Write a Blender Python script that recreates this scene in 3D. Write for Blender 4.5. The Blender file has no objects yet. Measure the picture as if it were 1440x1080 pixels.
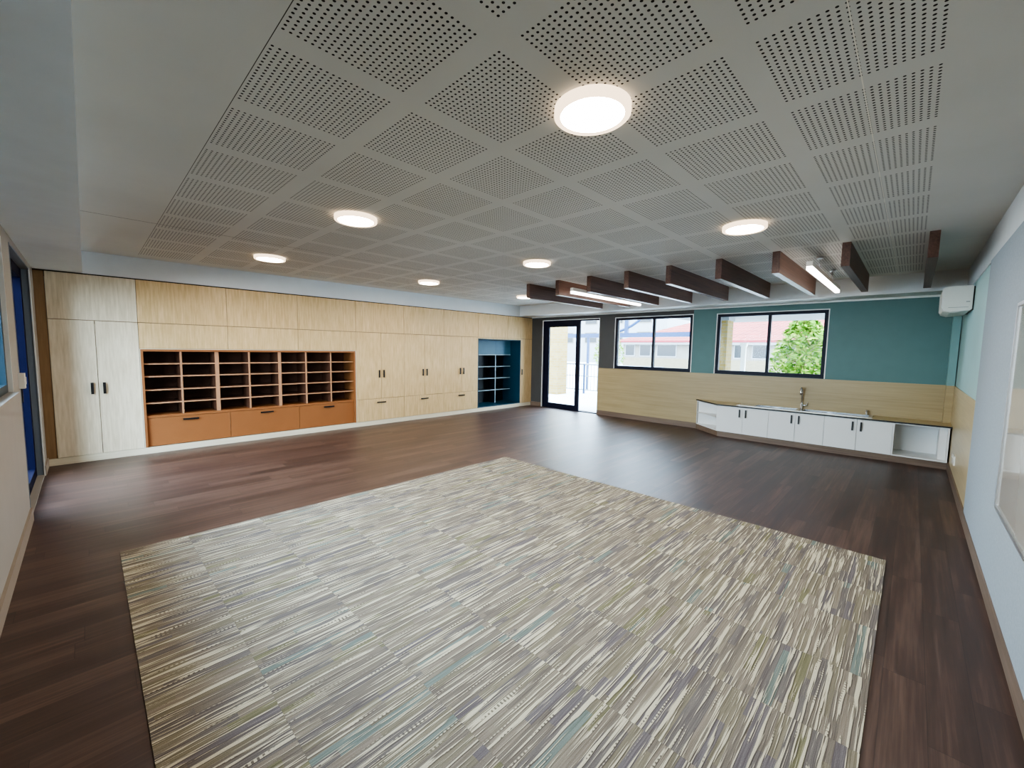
import bpy, bmesh, math, random
from mathutils import Vector, Matrix
random.seed(7)
scn = bpy.context.scene
col = scn.collection
PI = math.pi

# ------------------------------------------------------------------ materials
def lin(c):
    return tuple(((v/255)/12.92 if v/255 <= .04045 else ((v/255+.055)/1.055)**2.4) for v in c) + (1,)

class NT:
    def __init__(s, name):
        s.m = bpy.data.materials.new(name); s.m.use_nodes = True
        s.t = s.m.node_tree; s.t.nodes.clear()
        s.out = s.t.nodes.new('ShaderNodeOutputMaterial')
    def n(s, typ, **kw):
        nd = s.t.nodes.new(typ)
        for k, v in kw.items(): setattr(nd, k, v)
        return nd
    def put(s, sock, v):
        if hasattr(v, 'is_output') or isinstance(v, bpy.types.NodeSocket): s.t.links.new(v, sock)
        else: sock.default_value = v
    def math(s, op, a, b=0.0, c=None):
        nd = s.n('ShaderNodeMath', operation=op)
        s.put(nd.inputs[0], a); s.put(nd.inputs[1], b)
        if c is not None: s.put(nd.inputs[2], c)
        return nd.outputs[0]
    def mix(s, f, a, b, blend='MIX'):
        nd = s.n('ShaderNodeMix', data_type='RGBA', blend_type=blend)
        s.put(nd.inputs[0], f); s.put(nd.inputs[6], a); s.put(nd.inputs[7], b)
        return nd.outputs[2]
    def ramp(s, f, stops, interp='LINEAR'):
        nd = s.n('ShaderNodeValToRGB'); cr = nd.color_ramp; cr.interpolation = interp
        while len(cr.elements) < len(stops): cr.elements.new(.5)
        for e, (p, c) in zip(cr.elements, stops): e.position = p; e.color = c
        s.put(nd.inputs[0], f); return nd.outputs[0]
    def coord(s, which='Object'):
        return s.n('ShaderNodeTexCoord').outputs[which]
    def xyz(s, v):
        nd = s.n('ShaderNodeSeparateXYZ'); s.put(nd.inputs[0], v); return nd.outputs
    def comb(s, x, y, z=0.0):
        nd = s.n('ShaderNodeCombineXYZ')
        for i, q in enumerate((x, y, z)): s.put(nd.inputs[i], q)
        return nd.outputs[0]
    def noise(s, v, scale=1.0, detail=2.0, rough=.5, out=0):
        nd = s.n('ShaderNodeTexNoise'); s.put(nd.inputs['Vector'], v)
        nd.inputs['Scale'].default_value = scale; nd.inputs['Detail'].default_value = detail; nd.inputs['Roughness'].default_value = rough
        return nd.outputs[out]
    def white(s, v):
        nd = s.n('ShaderNodeTexWhiteNoise', noise_dimensions='3D'); s.put(nd.inputs['Vector'], v); return nd.outputs
    def bsdf(s, color, rough=.5, metal=0.0, spec=.5, normal=None, coat=0.0):
        b = s.n('ShaderNodeBsdfPrincipled')
        s.put(b.inputs['Base Color'], color); s.put(b.inputs['Roughness'], rough)
        b.inputs['Metallic'].default_value = metal; b.inputs['Specular IOR Level'].default_value = spec
        b.inputs['Coat Weight'].default_value = coat; b.inputs['Coat Roughness'].default_value = .08
        if normal is not None: s.t.links.new(normal, b.inputs['Normal'])
        s.t.links.new(b.outputs[0], s.out.inputs[0]); return s.m
    def bump(s, h, strength=.2, dist=.002):
        nd = s.n('ShaderNodeBump'); nd.inputs['Strength'].default_value = strength; nd.inputs['Distance'].default_value = dist
        s.put(nd.inputs['Height'], h); return nd.outputs[0]

def paint(name, rgb, rough=.55, var=.04, spec=.4, scale=6.0, coat=0.0):
    t = NT(name); c = lin(rgb); v = t.noise(t.coord(), scale, 3)
    dark = tuple(x*(1-var) for x in c[:3])+(1,); light = tuple(min(1, x*(1+var)) for x in c[:3])+(1,)
    return t.bsdf(t.ramp(v, [(.3, dark), (.7, light)]), rough, spec=spec, coat=coat)

def metal(name, rgb, rough=.25):
    t = NT(name); return t.bsdf(lin(rgb), rough, metal=1.0)

def wood(name, dark, light, axis='Z', fine=70, long=2.0, rough=.45, blotch=.35, spec=.4):
    """grain running along the given axis; every object gets its own offset"""
    t = NT(name); x, y, z = t.xyz(t.coord())
    rnd = t.math('MULTIPLY', t.n('ShaderNodeObjectInfo').outputs['Random'], 37.0)
    def sc(a, b, c): return t.comb(t.math('ADD', t.math('MULTIPLY', x, a), rnd), t.math('MULTIPLY', y, b), t.math('MULTIPLY', z, c))
    k = {'X': (long, fine, fine), 'Y': (fine, long, fine), 'Z': (fine, fine, long)}[axis]
    k2 = tuple(q*.12 if q == fine else q*.8 for q in k)
    g = t.noise(sc(*k), 1.0, 3, .6); b = t.noise(sc(*k2), 1.0, 3, .6)
    f = t.math('ADD', t.math('MULTIPLY', g, 1-blotch), t.math('MULTIPLY', b, blotch))
    return t.bsdf(t.ramp(f, [(.3, lin(dark)), (.68, lin(light))]), rough, spec=spec)

def emit(name, rgb, strength):
    t = NT(name); e = t.n('ShaderNodeEmission'); e.inputs[0].default_value = lin(rgb); e.inputs[1].default_value = strength
    t.t.links.new(e.outputs[0], t.out.inputs[0]); return t.m

def glass(name):
    t = NT(name); tr = t.n('ShaderNodeBsdfTransparent'); tr.inputs[0].default_value = (.93, .97, .97, 1)
    gl = t.n('ShaderNodeBsdfGlossy'); gl.inputs['Roughness'].default_value = .02
    lw = t.n('ShaderNodeFresnel'); lw.inputs[0].default_value = 1.10
    mx = t.n('ShaderNodeMixShader'); t.t.links.new(lw.outputs[0], mx.inputs[0])
    t.t.links.new(tr.outputs[0], mx.inputs[1]); t.t.links.new(gl.outputs[0], mx.inputs[2])
    t.t.links.new(mx.outputs[0], t.out.inputs[0]); return t.m

def floor_mat():
    t = NT('dark_timber_vinyl'); co = t.coord(); x, y, z = t.xyz(co)
    PW, PL = .15, 1.22
    row = t.math('FLOOR', t.math('DIVIDE', y, PW))
    rr = t.white(t.comb(row, 3.3, 0))[0]
    xs = t.math('ADD', t.math('DIVIDE', x, PL), t.math('MULTIPLY', rr, 7.0))
    pc = t.math('FLOOR', xs)
    pv = t.white(t.comb(row, pc, 1.7))[0]
    off = t.math('MULTIPLY', pv, 40.0)
    g1 = t.noise(t.comb(t.math('ADD', t.math('MULTIPLY', x, 1.3), off), t.math('MULTIPLY', y, 48), 0), 1, 4, .65)
    g2 = t.noise(t.comb(t.math('ADD', t.math('MULTIPLY', x, .9), off), t.math('MULTIPLY', y, 12), 0), 1, 3, .6)
    f = t.math('ADD', t.math('MULTIPLY', g1, .48), t.math('ADD', t.math('MULTIPLY', g2, .38), t.math('MULTIPLY', pv, .14)))
    c = t.ramp(f, [(.30, lin((42, 28, 23))), (.5, lin((69, 48, 40))), (.70, lin((106, 82, 70)))])
    fy = t.math('ABSOLUTE', t.math('SUBTRACT', t.math('FRACT', t.math('DIVIDE', y, PW)), .5))
    fx = t.math('ABSOLUTE', t.math('SUBTRACT', t.math('FRACT', xs), .5))
    ed = t.math('MAXIMUM', t.math('GREATER_THAN', fy, .5-.009), t.math('GREATER_THAN', fx, .5-.0014))
    c = t.mix(t.math('MULTIPLY', ed, .55), c, lin((22, 13, 11)))
    ro = t.math('ADD', t.math('MULTIPLY', g1, .14), .37)
    return t.bsdf(c, ro, spec=.7, normal=t.bump(t.math('SUBTRACT', g1, t.math('MULTIPLY', ed, .8)), .12, .001))

def carpet_mat():
    t = NT('striped_carpet_tiles'); x, y, z = t.xyz(t.coord())
    T = .5045
    tx = t.math('FLOOR', t.math('DIVIDE', x, T)); ty = t.math('FLOOR', t.math('DIVIDE', y, T))
    tr = t.math('MULTIPLY', t.white(t.comb(tx, ty, 5.5))[0], 91.0)
    wob = t.math('MULTIPLY', t.math('SUBTRACT', t.noise(t.comb(t.math('ADD', t.math('MULTIPLY', x, 6), tr), t.math('MULTIPLY', y, 20), 0), 1, 2), .5), .006)
    yw = t.math('ADD', y, wob)
    def patch(w, seg, seed):
        row = t.math('FLOOR', t.math('DIVIDE', yw, w)); r = t.white(t.comb(row, tr, seed))[0]
        sg = t.math('FLOOR', t.math('ADD', t.math('DIVIDE', x, seg), t.math('MULTIPLY', r, 9)))
        return t.white(t.comb(row, t.math('ADD', sg, tr), seed+2.2))[0]
    def streak(fx, fy, seed, dy=0.0):
        return t.noise(t.comb(t.math('ADD', t.math('MULTIPLY', x, fx), t.math('ADD', tr, seed)), t.math('MULTIPLY', t.math('ADD', yw, dy), fy), seed), 1, 2.5, .55)
    def step(v, lo, w=.03):
        return t.math('SMOOTH_MIN', t.math('MAXIMUM', t.math('DIVIDE', t.math('SUBTRACT', v, lo), w), 0.0), 1.0, .05)
    base = t.ramp(patch(.038, .42, 1.0), [(0, lin((128, 119, 109))), (.2, lin((142, 132, 119))), (.4, lin((120, 113, 109))), (.58, lin((136, 128, 111))), (.74, lin((119, 112, 113))), (.82, lin((146, 137, 122))), (.91, lin((128, 124, 98))), (.96, lin((124, 134, 127)))], 'CONSTANT')
    g = streak(4.0, 210.0, 3.3)
    c = t.mix(.75, base, t.ramp(g, [(.3, (.52, .50, .48, 1)), (.5, (.95, .95, .95, 1)), (.7, (1.25, 1.25, 1.22, 1))]), 'MULTIPLY')
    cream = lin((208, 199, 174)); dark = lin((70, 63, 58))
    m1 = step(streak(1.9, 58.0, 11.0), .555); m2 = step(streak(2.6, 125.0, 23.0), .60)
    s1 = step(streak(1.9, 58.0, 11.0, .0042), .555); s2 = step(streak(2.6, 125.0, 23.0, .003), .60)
    c = t.mix(t.math('MULTIPLY', t.math('MAXIMUM', s1, s2), .7), c, dark)  # offset dark streaks paint a shadow line beside the cream yarn
    # dashed knit areas break the cream yarn into dots
    dsh = t.math('MULTIPLY', t.math('GREATER_THAN', t.noise(t.comb(t.math('ADD', t.math('MULTIPLY', x, 5), tr), t.math('MULTIPLY', y, 45), 9), 1, 1), .62), t.math('GREATER_THAN', t.math('FRACT', t.math('DIVIDE', x, .019)), .55))
    cm = t.math('MULTIPLY', t.math('MAXIMUM', m1, m2), t.math('SUBTRACT', 1.0, t.math('MULTIPLY', dsh, .85)))
    c = t.mix(cm, c, cream)
    # tufted pile
    pile = t.noise(t.comb(t.math('MULTIPLY', x, 300), t.math('MULTIPLY', y, 420), 0), 1, 2)
    c = t.mix(.8, c, t.ramp(pile, [(.25, (.55, .55, .55, 1)), (.75, (1.2, 1.2, 1.2, 1))]), 'MULTIPLY')
    ex = t.math('GREATER_THAN', t.math('ABSOLUTE', t.math('SUBTRACT', t.math('FRACT', t.math('DIVIDE', x, T)), .5)), .4965)
    ey = t.math('GREATER_THAN', t.math('ABSOLUTE', t.math('SUBTRACT', t.math('FRACT', t.math('DIVIDE', y, T)), .5)), .4965)
    c = t.mix(t.math('MULTIPLY', t.math('MAXIMUM', ex, ey), .12), c, lin((60, 55, 50)))
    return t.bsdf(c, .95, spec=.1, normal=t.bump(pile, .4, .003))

def ceiling_mat():
    t = NT('perforated_plasterboard'); x, y, z = t.xyz(t.coord())
    P, Q, S, X0, Y0 = .6175, .026, 20*.026, .558-.013, .003-.013
    def cell(v, o):
        m = t.math('SUBTRACT', v, o); b = t.math('MULTIPLY', t.math('FRACT', t.math('DIVIDE', m, P)), P)
        inb = t.math('LESS_THAN', b, S)
        q = t.math('MULTIPLY', t.math('SUBTRACT', t.math('FRACT', t.math('DIVIDE', b, Q)), .5), Q)
        ok = t.math('MULTIPLY', t.math('GREATER_THAN', m, 0.0), t.math('LESS_THAN', m, 12*P))
        return q, t.math('MULTIPLY', inb, ok)
    qx, ix = cell(x, X0); qy, iy = cell(y, Y0)
    r2 = t.math('ADD', t.math('MULTIPLY', qx, qx), t.math('MULTIPLY', qy, qy))
    hole = t.math('MULTIPLY', t.math('LESS_THAN', r2, .0057**2), t.math('MULTIPLY', ix, iy))
    def line(v, p, w): return t.math('LESS_THAN', t.math('ABSOLUTE', t.math('SUBTRACT', v, p)), w)
    dk = t.math('MAXIMUM', line(y, 5.33, .0045), t.math('MULTIPLY', line(x, .54, .0016), t.math('LESS_THAN', y, 7.35)))
    lt = t.math('MAXIMUM', line(y, .236, .0022), line(x, 6.05, .0022))
    v = t.noise(t.coord(), 1.2, 3)
    c = t.ramp(v, [(.3, lin((206, 205, 200))), (.7, lin((214, 213, 208)))])
    c = t.mix(dk, c, lin((70, 66, 60)))
    c = t.mix(hole, c, lin((34, 31, 28)))
    c = t.mix(lt, c, lin((236, 232, 222)))
    return t.bsdf(c, .8, spec=.2)

def brick_mat(name, c1, c2, mortar, bw=.23, bh=.086, ms=.01, off=.5):
    t = NT(name); x, y, z = t.xyz(t.coord())
    b = t.n('ShaderNodeTexBrick'); b.offset = off
    t.put(b.inputs['Vector'], t.comb(t.math('ADD', x, y), z, 0))
    b.inputs['Color1'].default_value = lin(c1); b.inputs['Color2'].default_value = lin(c2); b.inputs['Mortar'].default_value = lin(mortar)
    b.inputs['Scale'].default_value = 1; b.inputs['Brick Width'].default_value = bw; b.inputs['Row Height'].default_value = bh
    b.inputs['Mortar Size'].default_value = ms
    return t.bsdf(b.outputs[0], .85, spec=.2)

def concrete_mat(name, a, b, scale=3):
    t = NT(name); v = t.noise(t.coord(), scale, 6, .65)
    return t.bsdf(t.ramp(v, [(.3, lin(a)), (.7, lin(b))]), .9, spec=.2)

def leaf_mat():
    t = NT('leaf_green'); r = t.n('ShaderNodeNewGeometry').outputs['Random Per Island']
    return t.bsdf(t.ramp(r, [(0, lin((50, 82, 24))), (.5, lin((86, 122, 38))), (1, lin((134, 150, 66)))]), .8, spec=.05)

M = {}
M['floor'] = floor_mat(); M['carpet'] = carpet_mat(); M['ceiling'] = ceiling_mat()
M['white'] = paint('white_plaster', (218, 220, 220), .7, .02)
M['white_lam'] = paint('white_laminate', (226, 226, 224), .35, .01)
M['white_plastic'] = paint('white_plastic', (226, 224, 216), .35, .01)
M['grey_plastic'] = paint('grey_plastic', (120, 120, 116), .5, .02)
M['charcoal'] = paint('charcoal_paint', (70, 69, 68), .6, .03)
M['teal'] = paint('teal_paint', (86, 119, 117), .55, .03)
M['teal_pale'] = paint('pale_teal_paint', (168, 202, 202), .5, .02)  # teal lightened to paint in the window light on the right wall
M['teal_duct'] = paint('light_teal_duct', (118, 154, 152), .45, .02)  # teal made paler, the lit front of the casing put into its colour
M['white_cool'] = paint('cool_white_plaster', (232, 242, 250), .6, .02)  # white plaster with bluish window light painted in, for the left bulkhead
M['wall_grey'] = paint('warm_grey_paint', (160, 153, 144), .6, .02)
M['reveal'] = paint('blue_grey_paint', (120, 130, 140), .5, .02)
M['pin'] = paint('grey_pinboard_fabric', (154, 164, 172), .85, .06, .2, 60)
M['ply'] = wood('birch_ply', (188, 156, 108), (222, 192, 146), 'Z', 44, 3.2, .45, .25, .3)
M['ply_cool'] = wood('pale_birch_ply', (200, 185, 156), (230, 217, 193), 'Z', 44, 3.2, .42, .25, .4)  # same birch ply with cool daylight painted in, for the left end
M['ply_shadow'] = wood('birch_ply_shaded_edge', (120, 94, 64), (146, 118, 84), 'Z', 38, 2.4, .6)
M['ply_pale'] = wood('pale_ply_plinth', (206, 194, 168), (226, 216, 192), 'X', 40, 2, .5)
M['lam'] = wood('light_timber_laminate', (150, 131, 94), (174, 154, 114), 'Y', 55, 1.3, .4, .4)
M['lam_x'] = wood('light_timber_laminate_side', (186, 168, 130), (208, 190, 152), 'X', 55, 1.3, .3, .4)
M['lam_top'] = wood('light_timber_worktop', (178, 160, 122), (202, 184, 146), 'Y', 55, 1.3, .4, .4)
M['skirt'] = wood('brown_skirting', (96, 78, 66), (128, 108, 92), 'Y', 60, 1.5, .45)
M['skirt_x'] = wood('brown_skirting_side', (96, 80, 68), (128, 110, 96), 'X', 60, 1.5, .45)
M['skirt_pale'] = paint('beige_skirting', (150, 136, 122), .5, .03)
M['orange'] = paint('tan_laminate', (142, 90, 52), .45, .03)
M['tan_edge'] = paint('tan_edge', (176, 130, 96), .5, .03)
M['brown_in'] = paint('brown_shelf_interior', (84, 52, 36), .6, .05)  # brown darkened to paint the shade inside the pigeonholes
M['blue_unit'] = paint('teal_blue_laminate', (22, 58, 76), .4, .03)
M['blue_door'] = paint('mid_blue_laminate', (66, 108, 132), .4, .03)  # unit's blue lightened to paint light falling on the niche doors
M['blue_edge'] = paint('pale_blue_edge', (150, 176, 190), .4, .02)
M['blue_dark'] = paint('dark_blue_interior', (14, 26, 38), .5, .03)  # unit's blue darkened to paint the shade deep in the niche
M['navy'] = paint('navy_aluminium', (9, 11, 34), .5, .02, .25)
M['navy_door'] = paint('navy_door_paint', (3, 4, 34), .7, .02, .1)
M['frame_teal'] = paint('dark_teal_aluminium', (22, 44, 56), .4, .02, .4)
M['rim'] = emit('opal_rim', (255, 226, 190), .55)
M['black'] = paint('matt_black', (22, 20, 20), .4, .02)
M['gap'] = paint('shadow_gap', (30, 26, 22), .9, .02)
M['trimwhite'] = paint('white_trim', (232, 232, 228), .4, .01)
M['steel'] = metal('brushed_steel', (206, 208, 210), .22)
M['chrome'] = metal('chrome', (222, 222, 224), .1)
M['alu'] = metal('aluminium_trim', (216, 218, 220), .35)
M['baffle'] = wood('dark_walnut_laminate', (70, 48, 40), (116, 84, 71), 'X', 60, 1.4, .4, .35, .35)
M['board'] = paint('gloss_whiteboard', (206, 200, 190), .12, .01, .5, coat=.6)
M['glass'] = glass('clear_glass')
M['lamp'] = emit('warm_white_diffuser', (255, 242, 224), 24.0)
M['tube'] = emit('cool_white_diffuser', (255, 249, 240), 2.4)
M['brick'] = brick_mat('cream_brick', (129, 106, 56), (142, 122, 76), (125, 116, 96))
M['brick2'] = brick_mat('pale_brick', (106, 97, 77), (116, 107, 86), (110, 104, 93))
M['tile'] = brick_mat('red_roof_tile', (84, 18, 18), (112, 34, 31), (150, 92, 86), .42, .13, .02)
M['maroon'] = paint('maroon_gutter', (109, 22, 34), .5, .03)
M['bwall'] = concrete_mat('rendered_wall', (100, 97, 92), (111, 108, 103))
M['bwhite'] = concrete_mat('white_render', (119, 124, 127), (129, 132, 135))
M['dglass'] = paint('dark_window_glass', (16, 23, 31), .15, .05)
M['paving'] = concrete_mat('concrete_paving', (184, 182, 178), (200, 198, 194), 2)
M['asphalt'] = concrete_mat('grey_path', (170, 184, 196), (184, 198, 210), 2)  # tone chosen for the light it bounces up to the left bulkhead
M['rail'] = paint('white_rail_paint', (109, 116, 122), .4, .01)
M['sky_blue'] = paint('blue_steel_paint', (18, 51, 89), .45, .03)
M['bark'] = wood('bark', (84, 66, 48), (120, 98, 74), 'Z', 20, 4, .9)
M['leaf'] = leaf_mat()

# ------------------------------------------------------------------ mesh helpers
ORG = {}
class MB:
    def __init__(s): s.bm = bmesh.new()
    def _mi(s, faces, mi):
        for f in faces: f.material_index = mi
    def box(s, x0, x1, y0, y1, z0, z1, mi=0):
        v = [s.bm.verts.new(p) for p in ((x0,y0,z0),(x1,y0,z0),(x1,y1,z0),(x0,y1,z0),(x0,y0,z1),(x1,y0,z1),(x1,y1,z1),(x0,y1,z1))]
        fs = [s.bm.faces.new([v[i] for i in q]) for q in ((3,2,1,0),(4,5,6,7),(0,1,5,4),(1,2,6,5),(2,3,7,6),(3,0,4,7))]
        s._mi(fs, mi); return s
    def prism(s, pts, z0, z1, mi=0, mi_top=None):
        n = len(pts); a = sum(pts[i][0]*pts[(i+1)%n][1]-pts[(i+1)%n][0]*pts[i][1] for i in range(n))
        if a < 0: pts = pts[::-1]
        lo = [s.bm.verts.new((p[0], p[1], z0)) for p in pts]; hi = [s.bm.verts.new((p[0], p[1], z1)) for p in pts]
        fs = [s.bm.faces.new(lo[::-1])]
        ft = s.bm.faces.new(hi)
        for i in range(n): fs.append(s.bm.faces.new([lo[i], lo[(i+1)%n], hi[(i+1)%n], hi[i]]))
        s._mi(fs, mi); ft.material_index = mi if mi_top is None else mi_top; return s
    def poly(s, pts, mi=0):
        f = s.bm.faces.new([s.bm.verts.new(p) for p in pts]); f.material_index = mi; return s
    def extrude_x(s, prof, x0, x1, mi=0):
        """closed profile of (y, z) swept along x"""
        n = len(prof); A = [s.bm.verts.new((x0, p[0], p[1])) for p in prof]; B = [s.bm.verts.new((x1, p[0], p[1])) for p in prof]
        fs = [s.bm.faces.new(A), s.bm.faces.new(B[::-1])]
        for i in range(n): fs.append(s.bm.faces.new([A[(i+1)%n], A[i], B[i], B[(i+1)%n]]))
        s._mi(fs, mi); return s
    def lathe(s, prof, cx, cy, seg=40, mi=0):
        """profile of (r, z), capped where r is 0"""
        rings = []
        for r, z in prof:
            if r < 1e-6: rings.append([s.bm.verts.new((cx, cy, z))])
            else: rings.append([s.bm.verts.new((cx+r*math.cos(2*PI*k/seg), cy+r*math.sin(2*PI*k/seg), z)) for k in range(seg)])
        fs = []
        for a, b in zip(rings, rings[1:]):
            for k in range(seg):
                j = (k+1) % seg
                if len(a) == 1 and len(b) == 1: continue
                if len(a) == 1: fs.append(s.bm.faces.new([a[0], b[j], b[k]]))
                elif len(b) == 1: fs.append(s.bm.faces.new([a[k], a[j], b[0]]))
                else: fs.append(s.bm.faces.new([a[k], a[j], b[j], b[k]]))
        for f in fs: f.smooth = True
        s._mi(fs, mi); return s
    def tube(s, pts, r, seg=12, mi=0):
        pts = [Vector(p) for p in pts]; rad = r if isinstance(r, (list, tuple)) else [r]*len(pts)
        rings = []
        up = Vector((0, 0, 1)); d0 = (pts[1]-pts[0]).normalized()
        if abs(d0.dot(up)) > .9: up = Vector((1, 0, 0))
        n = d0.cross(up).normalized()
        for i, p in enumerate(pts):
            d = (pts[min(i+1, len(pts)-1)]-pts[max(i-1, 0)]).normalized()
            n = (n-d*n.dot(d)).normalized(); b = d.cross(n)
            rings.append([s.bm.verts.new(p+(n*math.cos(2*PI*k/seg)+b*math.sin(2*PI*k/seg))*rad[i]) for k in range(seg)])
        fs = [s.bm.faces.new(rings[0][::-1]), s.bm.faces.new(rings[-1])]
        for a, b in zip(rings, rings[1:]):
            for k in range(seg):
                f = s.bm.faces.new([a[k], a[(k+1)%seg], b[(k+1)%seg], b[k]]); f.smooth = True; fs.append(f)
        s._mi(fs, mi); return s
    def build(s, name, mats, parent=None, bevel=0.0, world=True):
        bm = s.bm
        if bevel:
            es = [e for e in bm.edges if len(e.link_faces) == 2 and e.calc_face_angle(0) > .6]
            bmesh.ops.bevel(bm, geom=es, offset=bevel, segments=2, profile=.6, affect='EDGES', clamp_overlap=True)
        bmesh.ops.recalc_face_normals(bm, faces=bm.faces[:])
        me = bpy.data.meshes.new(name)
        root = parent
        o = Vector((0, 0, 0))
        if parent is not None:
            o = ORG[parent.name]
        if world and o.length: bmesh.ops.translate(bm, verts=bm.verts[:], vec=-o)
        bm.to_mesh(me); bm.free()
        for m in (mats if isinstance(mats, (list, tuple)) else [mats]): me.materials.append(m)
        ob = bpy.data.objects.new(name, me); col.objects.link(ob)
        if parent is not None: ob.parent = parent
        ORG[ob.name] = o
        return ob

def tag(o, label, cat, group=None, kind=None):
    if kind: o['kind'] = kind
    if label: o['label'] = label
    if cat: o['category'] = cat
    if group: o['group'] = group
    return o
def thing(name, label, cat, loc, group=None):
    o = bpy.data.objects.new(name, None); o.empty_display_size = .1; o.location = loc
    col.objects.link(o); ORG[o.name] = Vector(loc)
    return tag(o, label, cat, group)
def struct(o, label=None, cat=None):
    o['kind'] = 'structure'
    if label: o['label'] = label
    if cat: o['category'] = cat
    return o
def sempty(name, loc, label=None, cat=None):
    o = bpy.data.objects.new(name, None); o.location = loc; col.objects.link(o); ORG[o.name] = Vector(loc); return struct(o, label, cat)
def copy_tree(o, loc, label):
    c = o.copy(); col.objects.link(c); c.location = loc; c['label'] = label
    for ch in list(o.children):
        d = ch.copy(); col.objects.link(d); d.parent = c
        for g in list(ch.children):
            e = g.copy(); col.objects.link(e); e.parent = d
    return c

# ------------------------------------------------------------------ room dimensions (metres; camera foot is the origin)
A = 7.62; AB = 8.30          # cupboard fronts / wall behind them
B = 8.645; BO = 8.845        # window wall
C = -.401; CO = -.60         # near left wall
D = -.459; DO = -.66         # right wall
H = 2.70; T = 2.41           # ceiling, underside of bulkheads
FX = 8.11                    # front of the low sink bench

# ---- shell
struct(MB().box(CO, BO, DO, AB+.2, -.12, 0).build('floor', M['floor']), 'dark brown timber look vinyl plank floor', 'floor')
cl = MB(); cl.box(CO, BO, DO, AB+.2, H, H+.15); struct(cl.build('ceiling', M['ceiling']), 'white perforated plasterboard ceiling', 'ceiling')
struct(MB().box(CO, BO, AB, AB+.2, 0, H).build('wall_left', M['white']), 'wall behind the timber cupboards', 'wall')
w = MB()
w.box(B, BO, 7.25, AB, 0, H, 0); w.box(B, BO, 5.46, 7.25, 2.335, H, 0); w.box(B, BO, 5.05, 5.46, 0, H, 0)
w.box(B, BO, 3.26, 5.05, 0, 1.14, 0); w.box(B, BO, 3.26, 5.05, 2.325, H, 0)
w.box(B, BO, 2.815, 3.26, 0, H, 1); w.box(B, BO, 1.045, 2.815, 0, 1.14, 1); w.box(B, BO, 1.045, 2.815, 2.31, H, 1); w.box(B, BO, DO, 1.045, 0, H, 1)
struct(w.build('wall_back', [M['charcoal'], M['teal']]), 'window wall painted charcoal and teal', 'wall')
w = MB()
w.box(CO, BO, DO, D, 0, T, 0); w.box(CO, BO, DO, D+.012, T, H, 1); w.box(5.66, B, D, D+.003, 1.135, T, 2)
struct(w.build('wall_right', [M['wall_grey'], M['white'], M['teal_pale']]), 'right wall with pale teal panel and white upper strip', 'wall')
w = MB()
w.box(CO, C, 7.15, AB, 0, H); w.box(CO, C, 5.40, 7.15, 2.36, H); w.box(CO, C, 4.90, 5.40, 0, H)
w.box(CO, C, 1.00, 4.90, 0, 1.15); w.box(CO, C, 1.00, 4.90, 2.32, H); w.box(CO, C, DO, 1.00, 0, H)
struct(w.build('wall_front', M['wall_grey']), 'grey near left wall', 'wall')
# bulkheads
b = MB(); b.box(C, B, A, AB, T+.012, H); b.box(8.12, B, D, A, T+.03, H); b.box(8.12, B, D, A, T+.026, T+.03, 2); b.box(B-.02, B, D, A, T-.001, T+.026, 2); b.box(C, .0175, D, A, T+.012, H, 3)  # brighter white under the window bulkhead paints in window light
b.box(C, B, A+.03, AB, T-.0, T+.012, 1)
struct(b.build('ceiling_bulkhead', [M['white'], M['gap'], M['trimwhite'], M['white_cool']]), 'white plaster bulkheads around the ceiling', 'bulkhead')
# wainscots
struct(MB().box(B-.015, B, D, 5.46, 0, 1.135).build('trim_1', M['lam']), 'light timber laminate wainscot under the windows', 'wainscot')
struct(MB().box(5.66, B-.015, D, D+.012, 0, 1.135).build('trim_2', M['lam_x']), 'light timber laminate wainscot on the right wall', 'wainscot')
# skirtings
s = MB(); s.box(B-.033, B-.015, 3.088, 5.46, 0, .11); s.box(B-.018, B, 7.25, A, 0, .11)
struct(s.build('baseboard_back', M['skirt']), 'brown skirting on the window wall', 'baseboard')
struct(MB().box(C, FX+.03, D+.012, D+.028, 0, .105).build('baseboard_right', M['skirt_x']), 'brown skirting on the right wall', 'baseboard')
s = MB(); s.box(C, C+.016, D+.03, 5.40, 0, .11); s.box(C, C+.016, 7.13, A, 0, .11); s.box(C-.11, C, 7.134, 7.15, 0, .11)
struct(s.build('baseboard_front', M['skirt_pale']), 'beige skirting on the near left wall', 'baseboard')

# ---- windows
def window(n, Y0, Y1, z0, z1, mull, label, trim=True):
    root = sempty(n, (B, (Y0+Y1)/2, z0), label, 'window')
    L = MB(); e = .014
    L.box(B-.006, BO, Y0, Y0+e, z0, z1); L.box(B-.006, BO, Y1-e, Y1, z0, z1); L.box(B-.006, BO, Y0+e, Y1-e, z1-e, z1);
    L.build('reveal', M['trimwhite'], root)
    F = MB(); f = .055; X0, X1 = B+.012, B+.075; y0, y1, a, c = Y0+e, Y1-e, z0+e, z1-e
    F.box(B-.004, BO, y0, y1, z0, z0+e)
    F.box(X0, X1, y0, y0+f, a, c); F.box(X0, X1, y1-f, y1, a, c); F.box(X0, X1, y0+f, y1-f, a, a+f); F.box(X0, X1, y0+f, y1-f, c-f, c)
    F.build('window_frame', M['navy'], root, .003)
    MB().box(X0+.005, X1, mull-.025, mull+.025, a+f, c-f).build('mullion', M['navy'], root, .002)
    MB().box(B+.05, B+.056, y0+f, mull-.025, a+f, c-f).build('pane', M['glass'], root)
    MB().box(B+.05, B+.056, mull+.025, y1-f, a+f, c-f).build('pane', M['glass'], root)
    return root
window('window_1', 3.26, 5.05, 1.14, 2.325, 4.11, 'dark framed sliding window beside the glass door')
window('window_2', 1.045, 2.815, 1.14, 2.31, 1.912, 'dark framed sliding window above the sink bench')
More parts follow.
